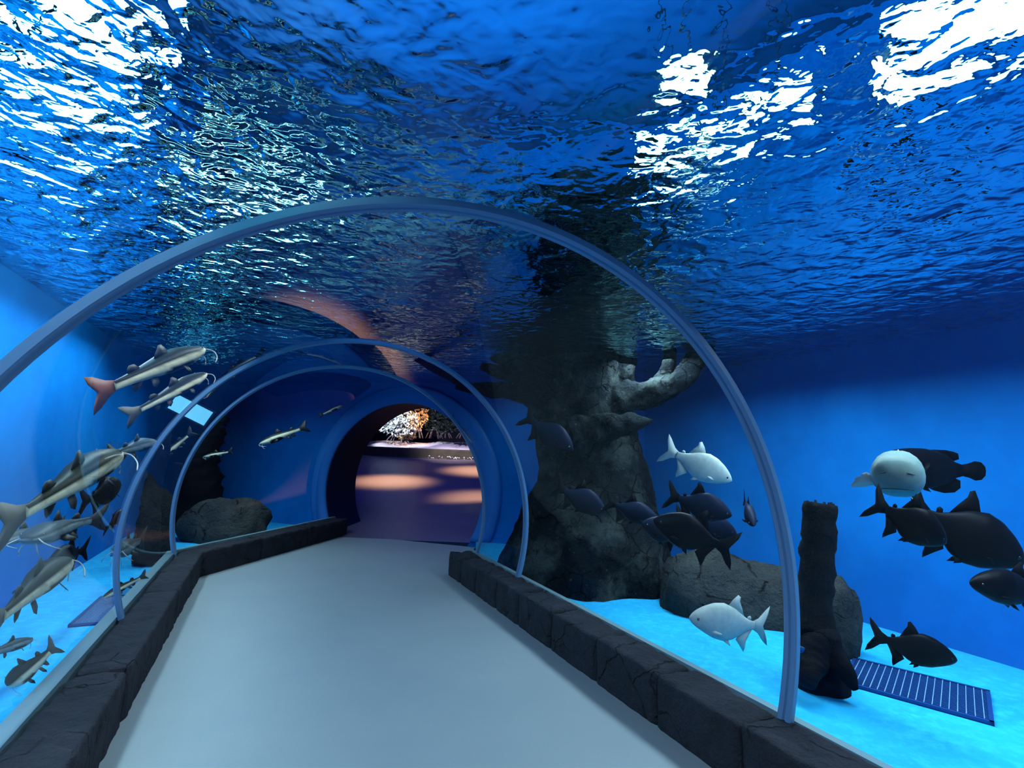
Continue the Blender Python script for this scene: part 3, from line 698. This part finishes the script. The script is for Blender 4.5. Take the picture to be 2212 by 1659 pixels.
for hp, tp, eh, et, lab, bd, tm, sh, tall in L_FISH:
    h, t = lf(hp, tp, eh, et); 
    if 'whiskered catfish' in lab: h, t = at(12, 1478, 2.85), at(128, 1395, 3.0)
    if 'spiny' in lab: h, t = at(224, 1290, 4.75), at(318, 1240, 5.0)
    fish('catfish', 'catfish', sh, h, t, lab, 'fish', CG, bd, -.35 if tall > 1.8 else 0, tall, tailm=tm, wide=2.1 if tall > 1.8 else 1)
for hp, tp, th, tt, lab, bd in (
    ((561, 958), (667, 920), 8.3, 8.5, 'black-and-white catfish hanging in front of the blue end wall', .1),
    ((738, 876), (690, 898), 9.0, 9.0, 'smallest catfish, between the end wall and the round doorway', -.1),
    ((440, 986), (505, 974), 8.2, 8.3, 'small catfish passing in front of the black tree trunk', .3),
    ((332, 1000), (420, 930), 6.7, 7.0, 'thin catfish seen at a slant beside the twin-trunked driftwood', 0),
    ((1020, 955), (972, 900), 8.2, 8.3, 'catfish seen edge-on behind the right side of the third hoop', 0)):
    h, t = place(hp, tp, th, tt); fish('catfish', 'catfish', 'cat', h, t, lab, 'fish', CG, bd)
PL = 'dark pacus in the left basin'
for hp, tp, eh, et, lab, bd in (
    ((254, 1045), (180, 1088), .7, .7, 'black pacu under the long cream-banded catfish, facing away to the right', .1),
    ((110, 1218), (184, 1185), 1.0, 1.0, 'navy pacu partly hidden behind the head of the large grey-backed catfish', .1),
    ((262, 1100), (230, 1148), .9, .9, 'small dark pacu right beside the left limb of the second hoop', .2)):
    h, t = lf(hp, tp, eh, et); fish('pacu_fish', 'pacu', 'dark', h, t, lab, 'fish', PL, bd, 0, .9)

# ---------------------------------------------------------------- hall beyond the doorway
def hall(px, py, t): return at(px, py, t)
RA = .116                                               # the hall floor climbs gently away from the doorway
def hz(y): return max(0, (y-9.7)*RA)
M['hall_floor'] = mat('purple_resin', (.10, .08, .115), .4, .25)
M['hall_dark'] = mat('hall_paint', (.02, .018, .03), .8, .2)
M['pondwall'] = mat('olive_pond_wall', (.055, .048, .030), .7, .3, noise_mix=((.03, .025, .02), 3, .4, .7))
M['bank'] = mat('pale_bank', (.55, .50, .52), .9, .1, noise_mix=((.35, .3, .33), 4, .4, .7), bump=[(6, .5, .1)])
M['pebble'] = mat('pale_pebbles', (.6, .58, .54), .8, .2)
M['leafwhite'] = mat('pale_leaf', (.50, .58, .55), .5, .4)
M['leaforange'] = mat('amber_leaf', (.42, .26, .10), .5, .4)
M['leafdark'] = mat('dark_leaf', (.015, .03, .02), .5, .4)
M['root'] = mat('mangrove_root', (.10, .08, .08), .7, .3)
P0, P1, P2 = 9.75, 15, 24
X0, X1 = -9, 5
v = []; ys = np.linspace(9.4, 24, 12)
for y in ys: v += [(X0, y, hz(y)-.004 if y > 9.8 else -.004), (X1, y, hz(y)-.004 if y > 9.8 else -.004)]
o = mesh_obj('floor', v, [(2*i, 2*i+1, 2*i+3, 2*i+2) for i in range(11)], M['hall_floor'], None, False); tag(o, kind='structure')
hb = FEND+EN*1.0
wall('wall_hall', Vector((X0, 29, 0)), Vector((X1+1, 29, 0)), M['hall_dark'], -.2, 7, .2, Vector((0, 1, 0)))
wall('wall_hall', Vector((X0, 11.5, 0)), Vector((X0, 29, 0)), M['hall_dark'], -.2, 7, .2, Vector((-1, 0, 0)))
wall('wall_hall', Vector((X1+1, 8.6, 0)), Vector((X1+1, 29, 0)), M['hall_dark'], -.2, 7, .2, Vector((1, 0, 0)))
# curved pond wall
pc = Vector((-3.6, 31.5, 0)); pr_ = 10.6; NP = 40; zb = hz(21)-.1
def ring(r, z, k, a0=-.42, a1=.62): a = -PI/2+a0+(a1-a0)*k/NP; return Vector((pc.x+r*math.cos(a), pc.y+r*math.sin(a), z))
pond = tag(empty('pond', (pc.x, pc.y, zb)), 'low curved olive pond wall with a pale ledge across the hall beyond the doorway', 'pond')
vs = []
for k in range(NP+1):
    for r, z in ((pr_, -.3), (pr_, .06), (pr_-.05, .07), (pr_-.05, .12), (pr_-.09, .13), (pr_-.09, .46), (pr_-.14, .50), (pr_-.35, .50), (pr_-.35, .30)): vs.append(ring(r, z, k)-Vector((pc.x, pc.y, 0)))
mesh_obj('pond_wall', vs, grid_faces(NP+1, 9), M['pondwall'], pond, False)
vs = []
for k in range(NP+1):
    for r in (pr_-.30, pr_-1.0, pr_-1.8, pr_-3.5):
        p = ring(r, .44, k)-Vector((pc.x, pc.y, 0)); q = (pr_-.3-r)
        p.z += .12*q+.10*noise.noise(p*1.4)*min(1, q) if r < pr_-.9 else .04; vs.append(p)
mesh_obj('bank', vs, grid_faces(NP+1, 4), M['bank'], pond)
mb = MB()
for k in range(70):
    a = random.uniform(.02, .42); p = ring(pr_-.04, .10, 0); an = -PI/2+a; rr = pr_+random.uniform(-.03, .05)
    p = Vector((rr*math.cos(an), rr*math.sin(an), .10+random.uniform(0, .09))); s = random.uniform(.02, .045)
    mb.add([p+Vector(q)*s for q in ((1, 0, 0), (0, 1, 0), (-1, 0, 0), (0, -1, 0), (0, 0, 1), (0, 0, -1))], [(0, 1, 4), (1, 2, 4), (2, 3, 4), (3, 0, 4), (1, 0, 5), (2, 1, 5), (3, 2, 5), (0, 3, 5)])
tag(mb.build('pebbles', M['pebble'], pond, False), kind='stuff')

def shrub(label, px, py, t, w, h, n, m, leaf, seed, roots=6):
    rnd = random.Random(seed); b = hall(px, py, t); o = tag(empty('mangrove_shrub', b), label, 'shrub', 'mangrove shrubs behind the pond')
    mb = MB()
    for k in range(n):
        d = Vector((rnd.gauss(0, 1), rnd.gauss(0, 1), rnd.gauss(0, 1))).normalized(); r = rnd.random()**.4
        c = Vector((d.x*w*r, d.y*w*.6*r, h*.60+d.z*h*.42*r)); c.x += w*.18*math.sin(c.z*5+seed); s = leaf*rnd.uniform(.6, 1.3)
        u = Vector((rnd.gauss(0, 1), rnd.gauss(0, 1), rnd.gauss(0, 1))).normalized(); v = u.cross(Vector((rnd.gauss(0, 1), rnd.gauss(0, 1), rnd.gauss(0, 1)))).normalized()
        mb.add([c+u*s, c+v*s*.5, c-u*s, c-v*s*.5], [(0, 1, 2, 3)])
    tag(mb.build('foliage', m, o, False), kind='stuff')
    mb = MB(); mb.tube([(0, 0, h*.2), (.02, 0, h*.4), (-.03, 0, h*.75)], [.05, .045, .02], 7); st = mb.build('stem', M['root'], o)
    for k in range(roots):
        a = 2*PI*k/roots; d = Vector((math.cos(a), math.sin(a)*.6, 0)); P, R = spline([Vector((0, 0, h*.24)), d*w*.3+Vector((0, 0, h*.20)), d*w*.55+Vector((0, 0, -.03))], [.03, .024, .016], 8)
        q = MB(); q.tube(P, R, 5); q.build('prop_root', M['root'], st)
    return o
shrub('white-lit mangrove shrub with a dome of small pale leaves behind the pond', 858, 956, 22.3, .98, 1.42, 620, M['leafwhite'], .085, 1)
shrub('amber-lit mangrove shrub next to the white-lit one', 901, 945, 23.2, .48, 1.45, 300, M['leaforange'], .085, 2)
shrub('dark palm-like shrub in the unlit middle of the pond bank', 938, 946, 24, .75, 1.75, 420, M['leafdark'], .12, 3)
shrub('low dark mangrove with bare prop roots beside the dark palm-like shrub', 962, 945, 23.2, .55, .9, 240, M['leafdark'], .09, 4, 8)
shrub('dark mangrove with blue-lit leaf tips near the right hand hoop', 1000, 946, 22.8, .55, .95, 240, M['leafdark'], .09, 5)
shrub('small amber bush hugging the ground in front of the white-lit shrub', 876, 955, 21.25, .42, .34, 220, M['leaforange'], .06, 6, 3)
for px, py, t, pw, ang in ((846, 1038, 15.5, 1500, 9.5), (1046, 1077, 13.4, 1000, 9.5), (1035, 1003, 18.2, 1600, 9.5)):
    p = at(px, py, t); spot('hall_spot', p+Vector((0, .3, 5.2)), p, pw*6.5, (1, .60, .24), ang*3.3, 1.0, .35)
area('hall_blue', (-1.5, 12.5, 5.2), (-1.5, 12.8, 0), 120, (.05, .02, 1), 5, 3)
area('hall_violet', (-2.5, 19, 5.8), (-2.5, 19.5, 0), 150, (.16, .22, 1), 5, 3)
spot('pond_fill', Vector((-2.2, 18.5, 4.6)), Vector((-2.2, 21, 1.4)), 900, (1, .85, .6), 45, .9, .1)  # unseen spot added to lighten the pond wall
b = hall(856, 930, 22.3); spot('shrub_lamp', b+Vector((-1, -4.5, 2.2)), b, 4200, (.78, .86, 1), 28, .4, .05)
b = hall(895, 925, 23); spot('shrub_lamp', b+Vector((2, -3.5, 2.5)), b, 2600, (1, .50, .18), 24, .5, .05)
b = hall(985, 948, 22.5); spot('bank_lamp', b+Vector((.5, -4, 3)), b, 1500, (.75, .72, 1), 60, .6, .05)

p = at(412, 886, 8.5); o = tag(empty('cyan_glow_panel', p), 'added cyan panel glowing in place of a bright patch on the water, far left corner', 'lamp')  # no real lamp: glowing panel added for a bright patch on the water
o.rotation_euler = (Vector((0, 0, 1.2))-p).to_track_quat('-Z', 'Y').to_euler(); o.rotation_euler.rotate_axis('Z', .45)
M['cyanglow'] = emis('cyan_patch_glow', (.16, .66, .95), 1.25)  # self-glow standing in for the bright water patch
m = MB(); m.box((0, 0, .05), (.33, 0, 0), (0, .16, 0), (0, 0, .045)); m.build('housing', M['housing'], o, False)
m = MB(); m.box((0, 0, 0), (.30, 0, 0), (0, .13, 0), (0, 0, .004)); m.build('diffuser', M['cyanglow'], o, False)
